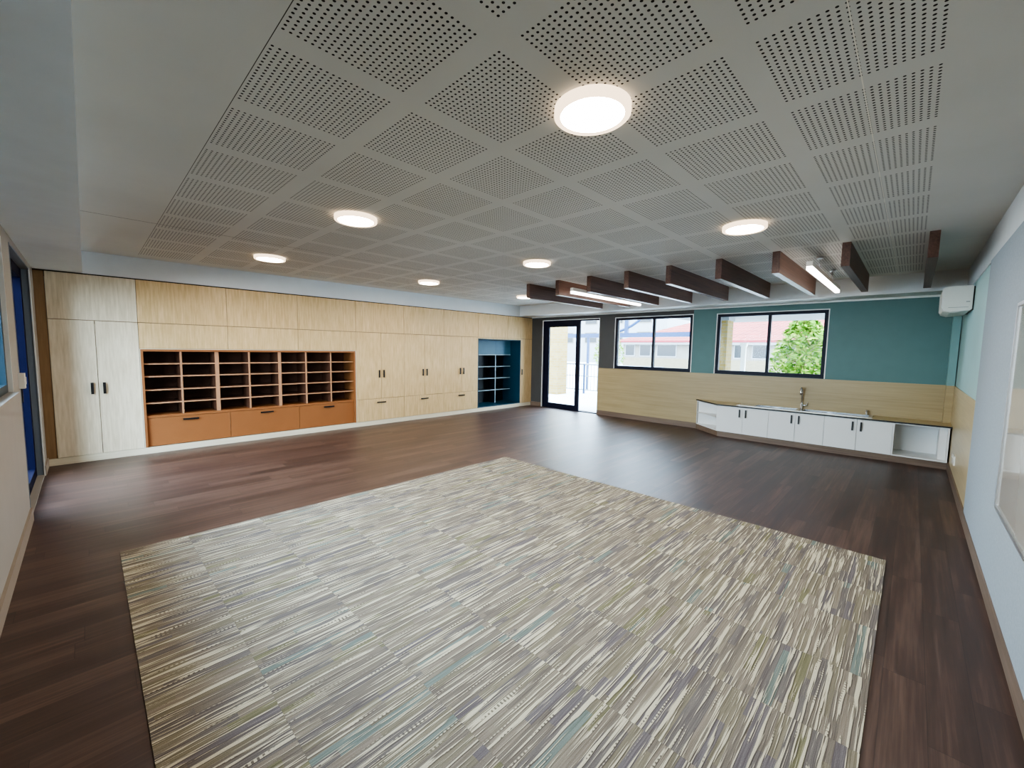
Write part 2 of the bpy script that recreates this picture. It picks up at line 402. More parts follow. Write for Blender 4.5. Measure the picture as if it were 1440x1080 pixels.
# near left window
r = sempty('window_3', (C, 2.95, 1.15), 'dark framed window in the near left wall', 'window')
L = MB(); L.box(CO, C+.004, 1.00, 1.015, 1.15, 2.32); L.box(CO, C+.004, 4.885, 4.90, 1.15, 2.32); L.box(CO, C+.004, 1.015, 4.885, 2.305, 2.32)
L.build('reveal', M['trimwhite'], r)
MB().box(CO, C+.035, 1.015, 4.885, 1.13, 1.165).build('window_sill', M['wall_grey'], r, .004)
F = MB(); f = .06; a, c = 1.015, 4.885
F.box(-.50, -.422, a, a+f, 1.165, 2.305); F.box(-.50, -.422, c-f, c, 1.165, 2.305); F.box(-.50, -.422, a+f, c-f, 1.165, 1.225); F.box(-.50, -.422, a+f, c-f, 2.245, 2.305)
F.box(-.49, -.43, 2.925, 2.975, 1.225, 2.245)
F.build('window_frame', M['frame_teal'], r, .003)
for y0, y1 in ((a+f, 2.925), (2.975, c-f)): MB().box(-.465, -.459, y0, y1, 1.225, 2.245).build('pane', M['glass'], r)
# ---- glass sliding door in the window wall
r = sempty('door_1', (B, 6.35, 0), 'navy framed sliding glass door to the verandah', 'door')
L = MB(); L.box(B-.006, BO, 7.232, 7.25, 0, 2.335); L.box(B-.006, BO, 5.46, 5.472, 0, 2.335); L.box(B-.006, BO, 5.472, 7.232, 2.318, 2.335)
L.build('reveal', M['trimwhite'], r)
F = MB(); F.box(B+.02, B+.15, 7.19, 7.232, 0, 2.318); F.box(B+.02, B+.15, 5.472, 5.49, 0, 2.318); F.box(B+.02, B+.15, 5.49, 7.19, 2.285, 2.318); F.box(B+.01, B+.15, 5.49, 7.19, 0, .02)
F.build('door_frame', M['navy'], r, .003)
F = MB(); x0, x1 = B+.03, B+.075
F.box(x0, x1, 7.04, 7.19, .02, 2.285); F.box(x0, x1, 6.05, 6.17, .02, 2.285); F.box(x0, x1, 6.17, 7.04, 2.15, 2.285); F.box(x0, x1, 6.17, 7.04, .02, .135)
leaf = F.build('door_leaf', M['navy'], r, .003)
MB().box(B+.05, B+.056, 6.17, 7.04, .135, 2.15).build('pane', M['glass'], leaf)
MB().box(B+.012, B+.03, 6.10, 6.12, .95, 1.15).build('door_handle', M['black'], leaf, .003)
MB().box(B+.10, B+.106, 5.49, 6.05, .02, 2.285).build('pane', M['glass'], r)
# ---- navy door in the near left wall
r = sempty('door_2', (C, 6.3, 0), 'navy framed glass door in the near left wall beside the cupboards', 'door')
L = MB(); L.box(CO, C+.003, 7.132, 7.15, 0, 2.36, 0); L.box(CO, C+.003, 5.40, 5.414, 0, 2.36, 0); L.box(CO, C+.003, 5.414, 7.132, 2.345, 2.36, 0)
L.box(C-.003, C+.008, 7.125, 7.135, 0, 2.36, 1)
L.build('door_frame', [M['reveal'], M['trimwhite']], r)
F = MB(); F.box(-.57, -.458, 7.00, 7.130, .012, 2.343); F.box(-.57, -.458, 5.416, 5.50, .012, 2.343); F.box(-.57, -.458, 5.50, 7.00, 2.24, 2.343); F.box(-.57, -.458, 5.50, 7.00, .012, .12); F.box(-.56, -.468, 6.21, 6.30, .12, 2.24)
leaf = F.build('door_leaf', M['navy_door'], r, .003)
for y0, y1 in ((5.50, 6.21), (6.30, 7.00)): MB().box(-.515, -.509, y0, y1, .12, 2.24).build('pane', M['glass'], leaf)
MB().box(-.468, -.450, 6.245, 6.265, .95, 1.2).build('door_handle', M['black'], leaf, .003)
MB().box(CO, C, 5.414, 7.132, 0, .012).build('threshold', M['wall_grey'], r)

# ------------------------------------------------------------------ timber cupboards along the left wall
G = .003   # half the gap between fronts
def bar_handle(parent, x, z, vertical=True, length=.15, y=A, name='handle'):
    m = MB()
    if vertical:
        m.box(x-.014, x+.014, y-.026, y-.016, z-length/2, z+length/2)
        for q in (-1, 1): m.box(x-.008, x+.008, y-.017, y+.001, z+q*(length/2-.018)-.006, z+q*(length/2-.018)+.006)
    else:
        m.box(x-length/2, x+length/2, y-.026, y-.016, z-.012, z+.012)
        for q in (-1, 1): m.box(x+q*(length/2-.018)-.006, x+q*(length/2-.018)+.006, y-.017, y+.001, z-.008, z+.008)
    return m.build(name, M['black'], parent)
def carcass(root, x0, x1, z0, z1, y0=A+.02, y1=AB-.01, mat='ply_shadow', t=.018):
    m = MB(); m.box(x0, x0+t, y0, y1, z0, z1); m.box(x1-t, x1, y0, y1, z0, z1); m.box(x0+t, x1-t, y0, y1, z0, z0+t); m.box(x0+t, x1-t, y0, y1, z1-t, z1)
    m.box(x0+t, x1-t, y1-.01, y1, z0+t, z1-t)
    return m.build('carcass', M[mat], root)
def front(root, x0, x1, z0, z1, name='door', mat='ply', y=A):
    return MB().box(x0+G, x1-G, y, y+.019, z0+G, z1-G).build(name, M[mat], root, .0015)

KZ = .09
struct(MB().box(C+.0, B-.018, A+.006, A+.03, 0, KZ-.002).build('trim_3', M['ply_pale']), 'pale plinth running under the timber cupboards', 'plinth')
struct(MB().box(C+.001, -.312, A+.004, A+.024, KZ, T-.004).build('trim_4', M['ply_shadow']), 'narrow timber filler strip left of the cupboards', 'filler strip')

X = [-.31, .512, 1.540, 2.558, 3.585, 4.620, 5.637, 6.660, 7.68, 8.640]
ov_lab = ['pale timber overhead cupboard above the tall two-door cupboard at the left end',
 'timber overhead cupboard above the left third of the pigeonholes',
 'timber overhead cupboard above the middle third of the pigeonholes',
 'timber overhead cupboard above the right third of the pigeonholes',
 'timber overhead cupboard above the drawer cupboard just right of the pigeonholes',
 'timber overhead cupboard above the middle of the three drawer cupboards',
 'timber overhead cupboard above the drawer cupboard just left of the blue shelves',
 'timber overhead cupboard above the blue shelving niche',
 'timber overhead cupboard in the corner next to the glass door']
for i in range(9):
    x0, x1 = X[i], X[i+1]
    r = thing('overhead_cupboard', ov_lab[i], 'cupboard', ((x0+x1)/2, A, 1.832), 'overhead cupboards in the top row')
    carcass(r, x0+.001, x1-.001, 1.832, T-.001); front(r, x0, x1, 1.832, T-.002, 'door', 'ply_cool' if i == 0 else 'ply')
# tall cupboard at the left
r = thing('tall_cupboard', 'tall pale timber cupboard with two full doors left of the pigeonholes', 'cupboard', (.1, A, KZ))
carcass(r, X[0]+.001, X[1]-.001, KZ, 1.83)
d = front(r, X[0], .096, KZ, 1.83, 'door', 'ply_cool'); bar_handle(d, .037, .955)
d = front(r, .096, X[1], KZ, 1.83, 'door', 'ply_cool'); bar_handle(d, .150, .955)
# three cupboards with drawers
lab = ['two-door timber cupboard with drawer immediately right of the pigeonholes', 'two-door timber cupboard with drawer, middle one of three', 'two-door timber cupboard with drawer immediately left of the blue shelves']
for i, (c, l) in enumerate(zip((4.103, 5.128, 6.155), lab)):
    x0, x1 = X[4+i], X[5+i]
    r = thing('drawer_cupboard', l, 'cupboard', (c, A, KZ), 'cupboards with a drawer below two doors')
    carcass(r, x0+.001, x1-.001, KZ, 1.83)
    d = front(r, x0, c, .525, 1.83); bar_handle(d, c-.05, 1.02)
    d = front(r, c, x1, .525, 1.83); bar_handle(d, c+.05, 1.02)
    d = front(r, x0, x1, KZ, .525, 'drawer'); bar_handle(d, c-.01, .45, False, .19)
# pigeonhole unit
r = thing('pigeonhole_unit', 'brown pigeonhole unit of seven columns over three tan drawers', 'shelving', (2.05, A, KZ))
x0, x1 = X[1]+.001, X[4]-.001; R = .045; yb = 8.10
m = MB(); m.box(x0, x0+.036, A+.004, yb, KZ, 1.475); m.box(x1-.036, x1, A+.004, yb, KZ, 1.475); m.box(x0+.036, x1-.036, A+.004, yb, 1.437, 1.475)
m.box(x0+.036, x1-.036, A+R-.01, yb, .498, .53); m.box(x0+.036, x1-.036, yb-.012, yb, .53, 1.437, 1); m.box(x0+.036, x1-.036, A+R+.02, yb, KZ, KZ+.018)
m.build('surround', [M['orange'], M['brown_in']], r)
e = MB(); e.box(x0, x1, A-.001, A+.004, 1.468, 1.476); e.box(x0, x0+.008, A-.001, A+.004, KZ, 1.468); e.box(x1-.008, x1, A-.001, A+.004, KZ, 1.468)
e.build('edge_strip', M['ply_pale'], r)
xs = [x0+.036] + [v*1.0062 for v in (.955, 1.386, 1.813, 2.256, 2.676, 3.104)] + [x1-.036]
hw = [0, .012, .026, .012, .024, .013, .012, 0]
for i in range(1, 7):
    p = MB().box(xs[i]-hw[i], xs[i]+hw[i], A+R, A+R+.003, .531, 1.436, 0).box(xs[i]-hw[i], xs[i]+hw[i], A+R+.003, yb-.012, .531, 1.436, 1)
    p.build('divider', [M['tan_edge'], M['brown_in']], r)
for i in range(7):
    for z in (1.261, 1.082, .891, .704):
        a, c = xs[i]+hw[i]+.0005, xs[i+1]-hw[i+1]-.0005
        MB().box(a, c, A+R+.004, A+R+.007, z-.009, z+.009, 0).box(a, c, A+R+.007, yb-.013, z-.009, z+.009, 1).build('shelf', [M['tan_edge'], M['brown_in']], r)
dx = [x0+.036, 1.54, 2.562, x1-.036]
for i, hx in enumerate((1.045, 2.055, 3.07)):
    d = front(r, dx[i], dx[i+1], KZ, .497, 'drawer', 'orange', A+R); bar_handle(d, hx, .445, False, .19, A+R)
for i in range(3):
    front(r, X[1+i], X[2+i], 1.477, 1.83, 'fascia_panel', 'ply')
m = MB(); m.box(X[1]+.001, X[4]-.001, A+.021, A+.035, 1.477, 1.83); m.build('carcass', M['gap'], r)
# blue shelving niche
r = thing('blue_shelving_unit', 'teal blue open shelving niche set deep between timber cupboards', 'shelving', (7.42, A, KZ))
x0, x1 = X[7]+.001, 8.188; ys = 7.99; yb = 8.285
m = MB(); m.box(x0, x0+.02, A+.004, yb, KZ, 1.80); m.box(x1-.02, x1, A+.004, yb, KZ, 1.80); m.box(x0+.02, x1-.02, A+.004, yb, 1.78, 1.80); m.box(x0+.02, x1-.02, A+.004, yb, KZ, KZ+.02)
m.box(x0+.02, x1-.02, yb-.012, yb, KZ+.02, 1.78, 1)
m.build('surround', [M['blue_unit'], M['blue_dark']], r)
e = MB(); e.box(x0, x1, A-.001, A+.004, 1.80, 1.829); e.build('edge_strip', M['ply'], r)
xm = 7.605
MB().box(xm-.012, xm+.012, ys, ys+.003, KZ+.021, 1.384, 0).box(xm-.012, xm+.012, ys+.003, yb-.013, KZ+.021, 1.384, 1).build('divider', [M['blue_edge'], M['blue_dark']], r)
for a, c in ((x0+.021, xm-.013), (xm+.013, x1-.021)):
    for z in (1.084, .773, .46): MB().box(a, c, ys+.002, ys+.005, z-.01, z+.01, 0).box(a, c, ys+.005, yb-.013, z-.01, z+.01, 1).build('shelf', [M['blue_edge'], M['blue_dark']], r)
MB().box(x0+.021, x1-.021, ys, ys+.003, 1.385, 1.405, 0).box(x0+.021, x1-.021, ys+.003, yb-.013, 1.385, 1.405, 1).build('shelf', [M['blue_edge'], M['blue_dark']], r)
for a, c in ((x0+.021, xm), (xm, x1-.021)): MB().box(a+G, c-G, ys, ys+.018, 1.408, 1.777).build('door', M['blue_door'], r, .0015)
# last cupboard beside the blue niche
r = thing('narrow_cupboard', 'narrow single-door timber cupboard between blue shelves and corner', 'cupboard', (8.42, A, KZ))
carcass(r, 8.190, 8.640, KZ, 1.83); d = front(r, 8.190, 8.640, KZ, 1.83); bar_handle(d, 8.235, .94)

# ------------------------------------------------------------------ low sink bench under the windows
BX = B-.016
def plinth():
    m = MB(); m.prism([(FX+.03, D+.029), (FX+.03, 2.53), (8.60, 3.075), (BX, 3.075), (BX, D+.029)], 0, .098)
    return struct(m.build('trim_5', M['skirt']), 'brown recessed plinth under the white sink bench', 'plinth')
plinth()
def bcarc(root, y0, y1, back=True):
    m = MB(); t = .016; X0 = FX+(.02 if back else 0)
    m.box(X0, BX-.001, y0, y0+t, .10, .578); m.box(X0, BX-.001, y1-t, y1, .10, .578); m.box(X0, BX-.001, y0+t, y1-t, .10, .10+t); m.box(BX-.012, BX-.001, y0+t, y1-t, .10+t, .578)
    if not back: m.box(X0, X0+.08, y0+t, y1-t, .566, .578)
    return m.build('carcass', M['white_lam'], root)
ys_ = [2.54, 1.713, .944, .14]; mids = [2.112, 1.328, .543]
lab = ['white two-door base cupboard at the left end of the sink bench', 'white two-door base cupboard below the gooseneck tap', 'white two-door base cupboard left of the open bench shelf']
for i in range(3):
    y1, y0, c = ys_[i], ys_[i+1], mids[i]
    r = thing('base_cupboard', lab[i], 'cupboard', (FX, c, .10), 'white cupboards of the sink bench')
    bcarc(r, y0+.001, y1-.001)
    for a, q, hy in ((c, y1, c+.05), (y0, c, c-.05)):
        d = MB().box(FX, FX+.018, a+.002, q-.002, .102, .576).build('door', M['white_lam'], r, .0015)
        hm = MB(); hm.box(FX-.026, FX-.016, hy-.011, hy+.011, .40, .54)
        for z in (.42, .52): hm.box(FX-.017, FX+.001, hy-.006, hy+.006, z-.006, z+.006)
        hm.build('handle', M['black'], d)
r = thing('open_bench_shelf', 'white open box shelf at the right end of the sink bench', 'shelf', (FX, -.16, .10))
bcarc(r, D+.030, .139, False)
MB().box(FX+.10, BX-.014, -.412, -.334, .117, .565).build('inner_panel', M['white_lam'], r)
r = thing('corner_shelf', 'white angled open shelf unit at the left end of the sink bench', 'shelf', (8.3, 2.7, .10))
tri = lambda e=0: [(FX+.004+e, 2.542), (8.60, 3.085-e*1.1), (BX-.001, 3.085-e*1.1), (BX-.001, 2.542)]
m = MB(); m.prism(tri(), .10, .118); m.prism(tri(), .560, .578)
m.box(FX+.012, BX-.002, 2.543, 2.557, .118, .56); m.box(BX-.013, BX-.002, 2.557, 3.06, .118, .56)
m.prism([(8.585, 3.07), (8.603, 3.086), (BX-.002, 3.086), (BX-.002, 3.07)], .118, .56)
m.build('carcass', M['white_lam'], r)
MB().prism([(FX+.03, 2.558), (8.57, 3.06), (BX-.014, 3.06), (BX-.014, 2.558)], .333, .349).build('shelf', M['white_lam'], r)
# worktop with a cut-out for the sink
SX0, SX1, SY0, SY1 = 8.20, 8.53, .40, 2.22
m = MB(); fx = FX-.02
for pts in ([(fx, SY1), (fx, 2.545), (8.60, 3.11), (BX, 3.11), (BX, SY1)], [(fx, D+.014), (fx, SY0), (BX, SY0), (BX, D+.014)], [(fx, SY0), (fx, SY1), (SX0, SY1), (SX0, SY0)], [(SX1, SY0), (SX1, SY1), (BX, SY1), (BX, SY0)]):
    m.prism(pts, .580, .602, 1, 0)
tag(m.build('worktop', [M['lam_top'], M['black']]), 'timber laminate worktop with thin black edge on the low bench', 'worktop')
# sink
r = thing('sink', 'long stainless steel trough sink set into the low worktop', 'sink', (8.36, 1.3, .60))
m = MB(); t = .03
for q in ((SX0-.02, SX0+t, SY0-.02, SY1+.02), (SX1-t, SX1+.02, SY0-.02, SY1+.02)): m.box(*q, .6025, .612)
m.box(SX0+t, SX1-t, SY0-.02, SY0+t, .6025, .612); m.box(SX0+t, SX1-t, SY1-.25, SY1+.02, .6025, .612); m.box(SX0+t, SX1-t, 1.26, 1.36, .6025, .612)
m.build('rim', M['steel'], r, .003)
for y0, y1 in ((SY0+t, 1.26), (1.36, SY1-.25)):
    a, c = SX0+t, SX1-t; m = MB()
    m.box(a-.004, a, y0-.004, y1+.004, .47, .6025); m.box(c, c+.004, y0-.004, y1+.004, .47, .6025); m.box(a, c, y0-.004, y0, .47, .6025); m.box(a, c, y1, y1+.004, .47, .6025); m.box(a, c, y0, y1, .466, .47)
    bw = m.build('basin', M['steel'], r)
    MB().lathe([(0, .474), (.03, .474), (.034, .4705)], (a+c)/2, (y0+y1)/2, 20).build('drain', M['chrome'], bw)
# tap
tx, ty = 8.585, 1.33
r = thing('gooseneck_tap', 'tall chrome gooseneck mixer tap behind the trough sink', 'tap', (tx, ty, .602))
m = MB(); m.lathe([(0, .603), (.03, .603), (.03, .61), (.022, .616), (.022, .70), (.016, .71), (0, .71)], tx, ty, 20); m.build('tap_body', M['chrome'], r)
pts = [(tx, ty, .70), (tx, ty, .90)] + [(tx-.075+.075*math.cos(a), ty, .90+.075*math.sin(a)) for a in [PI*k/10 for k in range(1, 11)]] + [(tx-.15, ty, .86)]
MB().tube(pts, .0135, 12).build('spout', M['chrome'], r)
MB().tube([(tx, ty-.01, .665), (tx, ty-.05, .672), (tx, ty-.075, .675)], .012, 10).tube([(tx, ty-.075, .672), (tx-.01, ty-.085, .73)], .007, 8).build('lever', M['chrome'], r)
bx_, by_ = 8.575, .47
r = thing('bubbler_tap', 'small chrome bubbler tap at the right end of the sink', 'tap', (bx_, by_, .602))
MB().lathe([(0, .603), (.024, .603), (.024, .61), (.015, .615), (.015, .66), (.02, .665), (.02, .68), (0, .684)], bx_, by_, 18).build('tap_body', M['chrome'], r)
MB().tube([(bx_, by_, .66), (bx_-.04, by_, .675), (bx_-.055, by_, .668)], .007, 8).build('spout', M['chrome'], r)

# ------------------------------------------------------------------ right wall fittings
tag(MB().box(C+.02, 5.655, D+.0125, D+.022, .106, T-.004).build('pinboard', M['pin']), 'long grey fabric pinboard covering the near part of the right wall', 'pinboard')
r = thing('whiteboard', 'glossy whiteboard with aluminium frame on the grey pinboard', 'whiteboard', (2.6, D+.022, .64))
MB().box(1.42, 3.82, D+.0225, D+.032, .655, 1.85).build('board_panel', M['board'], r)
m = MB(); m.box(1.40, 1.42, D+.0225, D+.040, .635, 1.87); m.box(3.82, 3.84, D+.0225, D+.040, .635, 1.87); m.box(1.42, 3.82, D+.0225, D+.040, 1.85, 1.87); m.box(1.42, 3.82, D+.0225, D+.040, .635, .655)
m.build('board_frame', M['alu'], r, .002)
r = thing('power_point', 'white power point low on the right wall wainscot by the bench', 'power point', (7.3, D+.012, .3))
pl = MB().box(7.19, 7.42, D+.0125, D+.026, .245, .355).build('cover_plate', M['white_plastic'], r, .003)
for x in (7.255, 7.355): MB().box(x-.012, x+.012, D+.026, D+.034, .315, .335).build('rocker_switch', M['white_plastic'], pl, .002)
# air conditioner, end on
r = thing('air_conditioner', 'white split system air conditioner high in the right corner', 'air conditioner', (7.5, D, 2.07))
y0 = D+.016; prof = [(y0, 2.10), (y0+.02, 2.082), (y0+.17, 2.072), (y0+.225, 2.092), (y0+.244, 2.125), (y0+.247, 2.335), (y0+.232, 2.358), (y0+.20, 2.368), (y0, 2.368)]
MB().extrude_x(prof, 7.10, 7.96).build('body', M['white_plastic'], r, .004)
pf = [(y0+.10, 2.070), (y0+.172, 2.064), (y0+.232, 2.086), (y0+.229, 2.090), (y0+.170, 2.069), (y0+.10, 2.075)]
MB().extrude_x(pf, 7.15, 7.91).build('louvre', M['white_plastic'], r)
MB().box(7.14, 7.92, D+.0035, y0, 2.09, 2.36).build('mounting_plate', M['black'], r)
g = MB(); g.box(7.095, 7.1, y0+.03, y0+.19, 2.120, 2.124); g.box(7.095, 7.1, y0+.02, y0+.05, 2.18, 2.188); g.build('end_seam', M['grey_plastic'], r)
# duct cover in the corner
r = thing('pipe_cover', 'square pipe duct running down the corner below the air conditioner', 'pipe duct', (8.57, D+.05, .602))
MB().box(8.50, B-.001, D+.013, D+.095, 1.137, T-.001).build('upper_casing', M['teal_duct'], r, .003)
MB().box(8.50, B-.016, D+.013, D+.095, .6025, 1.135).build('lower_casing', M['lam'], r, .003)
# switch box near the navy door
r = thing('wall_switch', 'small white switch box on the near left wall edge', 'switch', (C, 5.33, 1.16))
bx = MB().box(C, C+.035, 5.29, 5.385, 1.157, 1.283).build('housing', M['white_plastic'], r, .004)
MB().box(C+.035, C+.041, 5.32, 5.355, 1.19, 1.25).build('rocker', M['white_plastic'], bx, .002)

# ------------------------------------------------------------------ carpet
tag(MB().box(.104, 4.138, .041, 4.111, 0, .006).build('carpet', M['carpet']), 'large square of striped cream and grey carpet tiles set on the dark floor', 'carpet')

# ------------------------------------------------------------------ ceiling lights
def oyster():
    r = thing('ceiling_light', '', 'ceiling light', (0, 0, 0), 'round ceiling lights')
    rim = MB().lathe([(.150, 2.662), (.172, 2.657), (.180, 2.664), (.180, 2.699), (.150, 2.699), (.150, 2.662)], 0, 0, 48).build('rim', M['rim'], r)
    MB().lathe([(0, 2.6585), (.12, 2.6585), (.150, 2.6625)], 0, 0, 48).build('diffuser', M['lamp'], r)
    for c in r.children:
        for v in c.data.vertices: v.co.z -= 2.70
    return r
spots = [(1.735, 1.178, 'large looking round ceiling light closest to the camera'),
 (1.735, 3.65, 'round ceiling light second along the row nearest the left wall bulkhead, before the cupboards'),
 (4.205, 1.178, 'round ceiling light at the right, in front of the dark timber baffles'),
 (1.735, 6.12, 'leftmost round ceiling light, above the pigeonholes'),
 (4.205, 3.65, 'round ceiling light in the middle of the ceiling, left of the dark baffles'),
 (4.205, 6.12, 'round ceiling light in front of the cupboards right of the pigeonholes'),
 (6.675, 6.12, 'farthest round ceiling light, near the glass door corner')]
p0 = oyster()
for i, (x, y, l) in enumerate(spots):
    if i == 0: p0.location = (x, y, H); p0['label'] = l
    else: copy_tree(p0, (x, y, H), l)
# baffles
ordn = ['dark timber ceiling baffle nearest the cupboards', 'second dark timber ceiling baffle from the cupboards', 'dark timber ceiling baffle just right of the left batten light',
 'fourth dark timber ceiling baffle from the cupboards', 'middle one of the nine dark timber ceiling baffles', 'sixth dark timber ceiling baffle counted from the cupboards',
 'dark timber ceiling baffle just left of the right hanging batten light', 'dark timber ceiling baffle just right of the right hanging batten light', 'dark timber ceiling baffle nearest the air conditioner']
yy = [4.955, 4.305, 3.69, 3.05, 2.43, 1.80, 1.19, .57, -.065]
def single(name, mb, mat, label, cat, loc, group):
    o = mb.build(name, mat, None, .003); o.location = loc; return tag(o, label, cat, group)
b0 = None
ordn[2] = 'third dark timber ceiling baffle from the cupboards, just right of the left batten light'
for i, y in enumerate(yy):
    if b0 is None:
        b0 = single('ceiling_baffle', MB().box(-1.195, 1.195, -.036, .036, -.242, 0), M['baffle'], ordn[i], 'ceiling baffle', (6.68, y, H), 'dark timber ceiling baffles')
    else:
        c = b0.copy(); col.objects.link(c); c.location = (6.68, y, H); c['label'] = ordn[i]
# batten lights
r = thing('batten_light', 'long batten light hung between dark baffles at the left, near the glass door', 'batten light', (6.62, 4.0, H), 'hanging batten lights')
bd = MB().box(5.47, 7.77, 3.972, 4.028, 2.495, 2.548).build('body', M['white_plastic'], r, .003)
MB().box(5.475, 7.765, 3.974, 4.026, 2.458, 2.494).build('diffuser', M['tube'], r, .006)
for x in (6.1, 7.15):
    rd = MB().tube([(x, 4.0, 2.545), (x, 4.0, 2.69)], .004, 8).build('rod', M['steel'], r)
    MB().lathe([(0, 2.676), (.032, 2.676), (.035, 2.680), (.035, 2.699), (0, 2.699)], x, 4.0, 20).build('canopy', M['alu'], rd)
copy_tree(r, (6.62, .872, H), 'short looking batten light hung at the right beside the last two dark baffles')

# ------------------------------------------------------------------ outside
def out(o, label, cat, group=None): return tag(o, label, cat, group)
struct(MB().box(-60, 90, -60, 90, -.3, -.13).build('ground', M['paving']), 'pale concrete paving outside', 'ground')
struct(MB().box(-12, CO-.02, -8, 16, -.13, -.05).build('ground', M['asphalt']), 'grey path outside the near left window', 'ground')  # unseen strip, added to control light bounced through the left window
struct(MB().box(BO, 13.6, -4, 14, -.13, -.02).build('verandah_floor', M['paving']), 'pale verandah floor outside the glass door', 'floor')
struct(MB().box(-12, CO-.02, -8, 16, -.13, -.05).build('ground', M['asphalt']), 'grey path outside the near left window', 'ground')
struct(MB().box(BO, 13.6, -4, 4.75, 2.46, 2.6).build('verandah_roof', M['bwhite']), 'white verandah soffit outside the right window', 'roof')
struct(MB().box(-1.1, CO, -2, 5.2, 2.75, 2.9).build('eave', M['bwhite']), 'eave outside the near left wall', 'roof')  # out of view, added to keep direct sun out of the left window
def brick_col(x0, x1, y0, y1, z1, label):
    r = thing('brick_pillar', label, 'pillar', ((x0+x1)/2, (y0+y1)/2, -.02), 'cream brick verandah pillars')
    MB().box(x0, x1, y0, y1, -.02, z1).build('shaft', M['brick'], r)
    MB().box(x0-.03, x1+.03, y0-.03, y1+.03, z1, z1+.08).build('cap', M['bwhite'], r, .005)
brick_col(11.5, 11.95, 3.47, 4.0, 2.38, 'cream brick pillar at the left edge of the right window')
brick_col(11.5, 12.05, 8.93, 9.6, 3.2, 'tall cream brick pillar at the left of the glass door')
r = thing('verandah_post', 'slim white verandah post seen through the right window', 'post', (11.6, 3.09, -.02))
MB().box(11.55, 11.65, 3.04, 3.14, -.02, 1.72).build('shaft', M['trimwhite'], r, .005); MB().box(11.53, 11.67, 3.02, 3.16, 1.72, 1.80).build('cap', M['trimwhite'], r, .005)
r = thing('balustrade', 'white balustrade with vertical balusters outside the glass door', 'railing', (12.6, 8.5, -.02))
MB().tube([(12.6, 5.6, 1.05), (12.6, 11.5, 1.05)], .03, 10).build('top_rail', M['rail'], r); MB().tube([(12.6, 5.6, .12), (12.6, 11.5, .12)], .02, 10).build('bottom_rail', M['rail'], r)
MB().tube([(12.6, 5.6, .62), (12.6, 11.5, .62)], .015, 8).build('middle_rail', M['rail'], r)
for k in range(5): MB().box(12.57, 12.63, 5.6+k*1.46, 5.66+k*1.46, -.02, 1.07).build('post', M['sky_blue'] if k == 2 else M['rail'], r)
for k in range(44): MB().tube([(12.6, 5.75+k*.132, .12), (12.6, 5.75+k*.132, 1.05)], .013, 6).build('baluster', M['rail'], r)
# building with red roof
bx0, by0, by1 = 36., -12., 21.; ez = 2.52
r = thing('red_roof_building', 'low pale building with red tiled hip roof across the courtyard', 'building', (bx0, 8, -.13))
MB().box(bx0+.6, bx0+10, by0+.6, by1-.6, -.13, .95, 0).box(bx0+.6, bx0+10, by0+.6, by1-.6, .95, ez, 1).build('wall', [M['brick2'], M['bwall']], r)
m = MB(); rz = 4.45; rx = bx0+5.3
m.poly([(bx0, by0, ez), (bx0, by1, ez), (rx, by1-5.3, rz), (rx, by0+5.3, rz)]); m.poly([(bx0, by1, ez), (bx0+10.6, by1, ez), (rx, by1-5.3, rz)])
m.poly([(bx0+10.6, by1, ez), (bx0+10.6, by0, ez), (rx, by0+5.3, rz), (rx, by1-5.3, rz)]); m.poly([(bx0+10.6, by0, ez), (bx0, by0, ez), (rx, by0+5.3, rz)])
m.poly([(bx0, by0, ez), (bx0+10.6, by0, ez), (bx0+10.6, by1, ez), (bx0, by1, ez)])
m.build('roof', M['tile'], r)
MB().box(bx0-.12, bx0, by0, by1, ez-.14, ez+.03).build('gutter', M['maroon'], r); MB().box(bx0, bx0+.02, by0, by1, ez-.32, ez-.14).build('fascia', M['bwhite'], r)
for y0_, wd in ((8.1, 1.0), (9.85, .55), (6.0, 1.2), (15.2, 1.7), (12.9, .9), (17.6, 1.0), (3.0, 1.4), (19.2, .9)):
    f = MB().box(bx0+.55, bx0+.6, y0_-.07, y0_+wd+.07, 1.08, 2.2).build('window', M['bwhite'], r)
    MB().box(bx0+.54, bx0+.55, y0_, y0_+wd, 1.16, 2.13).build('pane', M['dglass'], f)
# white block behind
r = thing('white_block', 'tall white rendered building behind the blue canopy', 'building', (50, 34, -.13))
MB().box(50, 60, 22, 60, -.13, 9).build('wall', M['bwhite'], r); MB().box(49.6, 60.4, 21.6, 60.4, 9, 9.3).build('roof', M['bwall'], r)
for k in range(8):
    for z in (2.6, 5.2):
        f = MB().box(49.94, 50, 24+k*4, 26+k*4, z, z+1.5).build('window', M['bwall'], r); MB().box(49.92, 49.94, 24.1+k*4, 25.9+k*4, z+.1, z+1.4).build('pane', M['dglass'], f)
# blue canopy
r = thing('blue_canopy', 'blue steel shade canopy frame outside the left window', 'canopy', (14, 8, -.13))
MB().box(13.95, 14.05, 4.9, 14, 2.06, 2.22).build('beam', M['sky_blue'], r)
m = MB(); m.tube([(14, 8.6-1.9*math.sin(a)*1.0, 2.22+1.4*(1-math.cos(a))) for a in [k*PI/2/10 for k in range(11)]], .055, 8); m.build('curved_strut', M['sky_blue'], r)
MB().box(13.95, 14.05, 7.62, 7.76, 2.22, 3.4).build('mast', M['sky_blue'], r)
for y in (4.95, 9.35, 13.9): MB().box(13.96, 14.04, y-.04, y+.04, -.13, 2.06).build('post', M['sky_blue'], r)
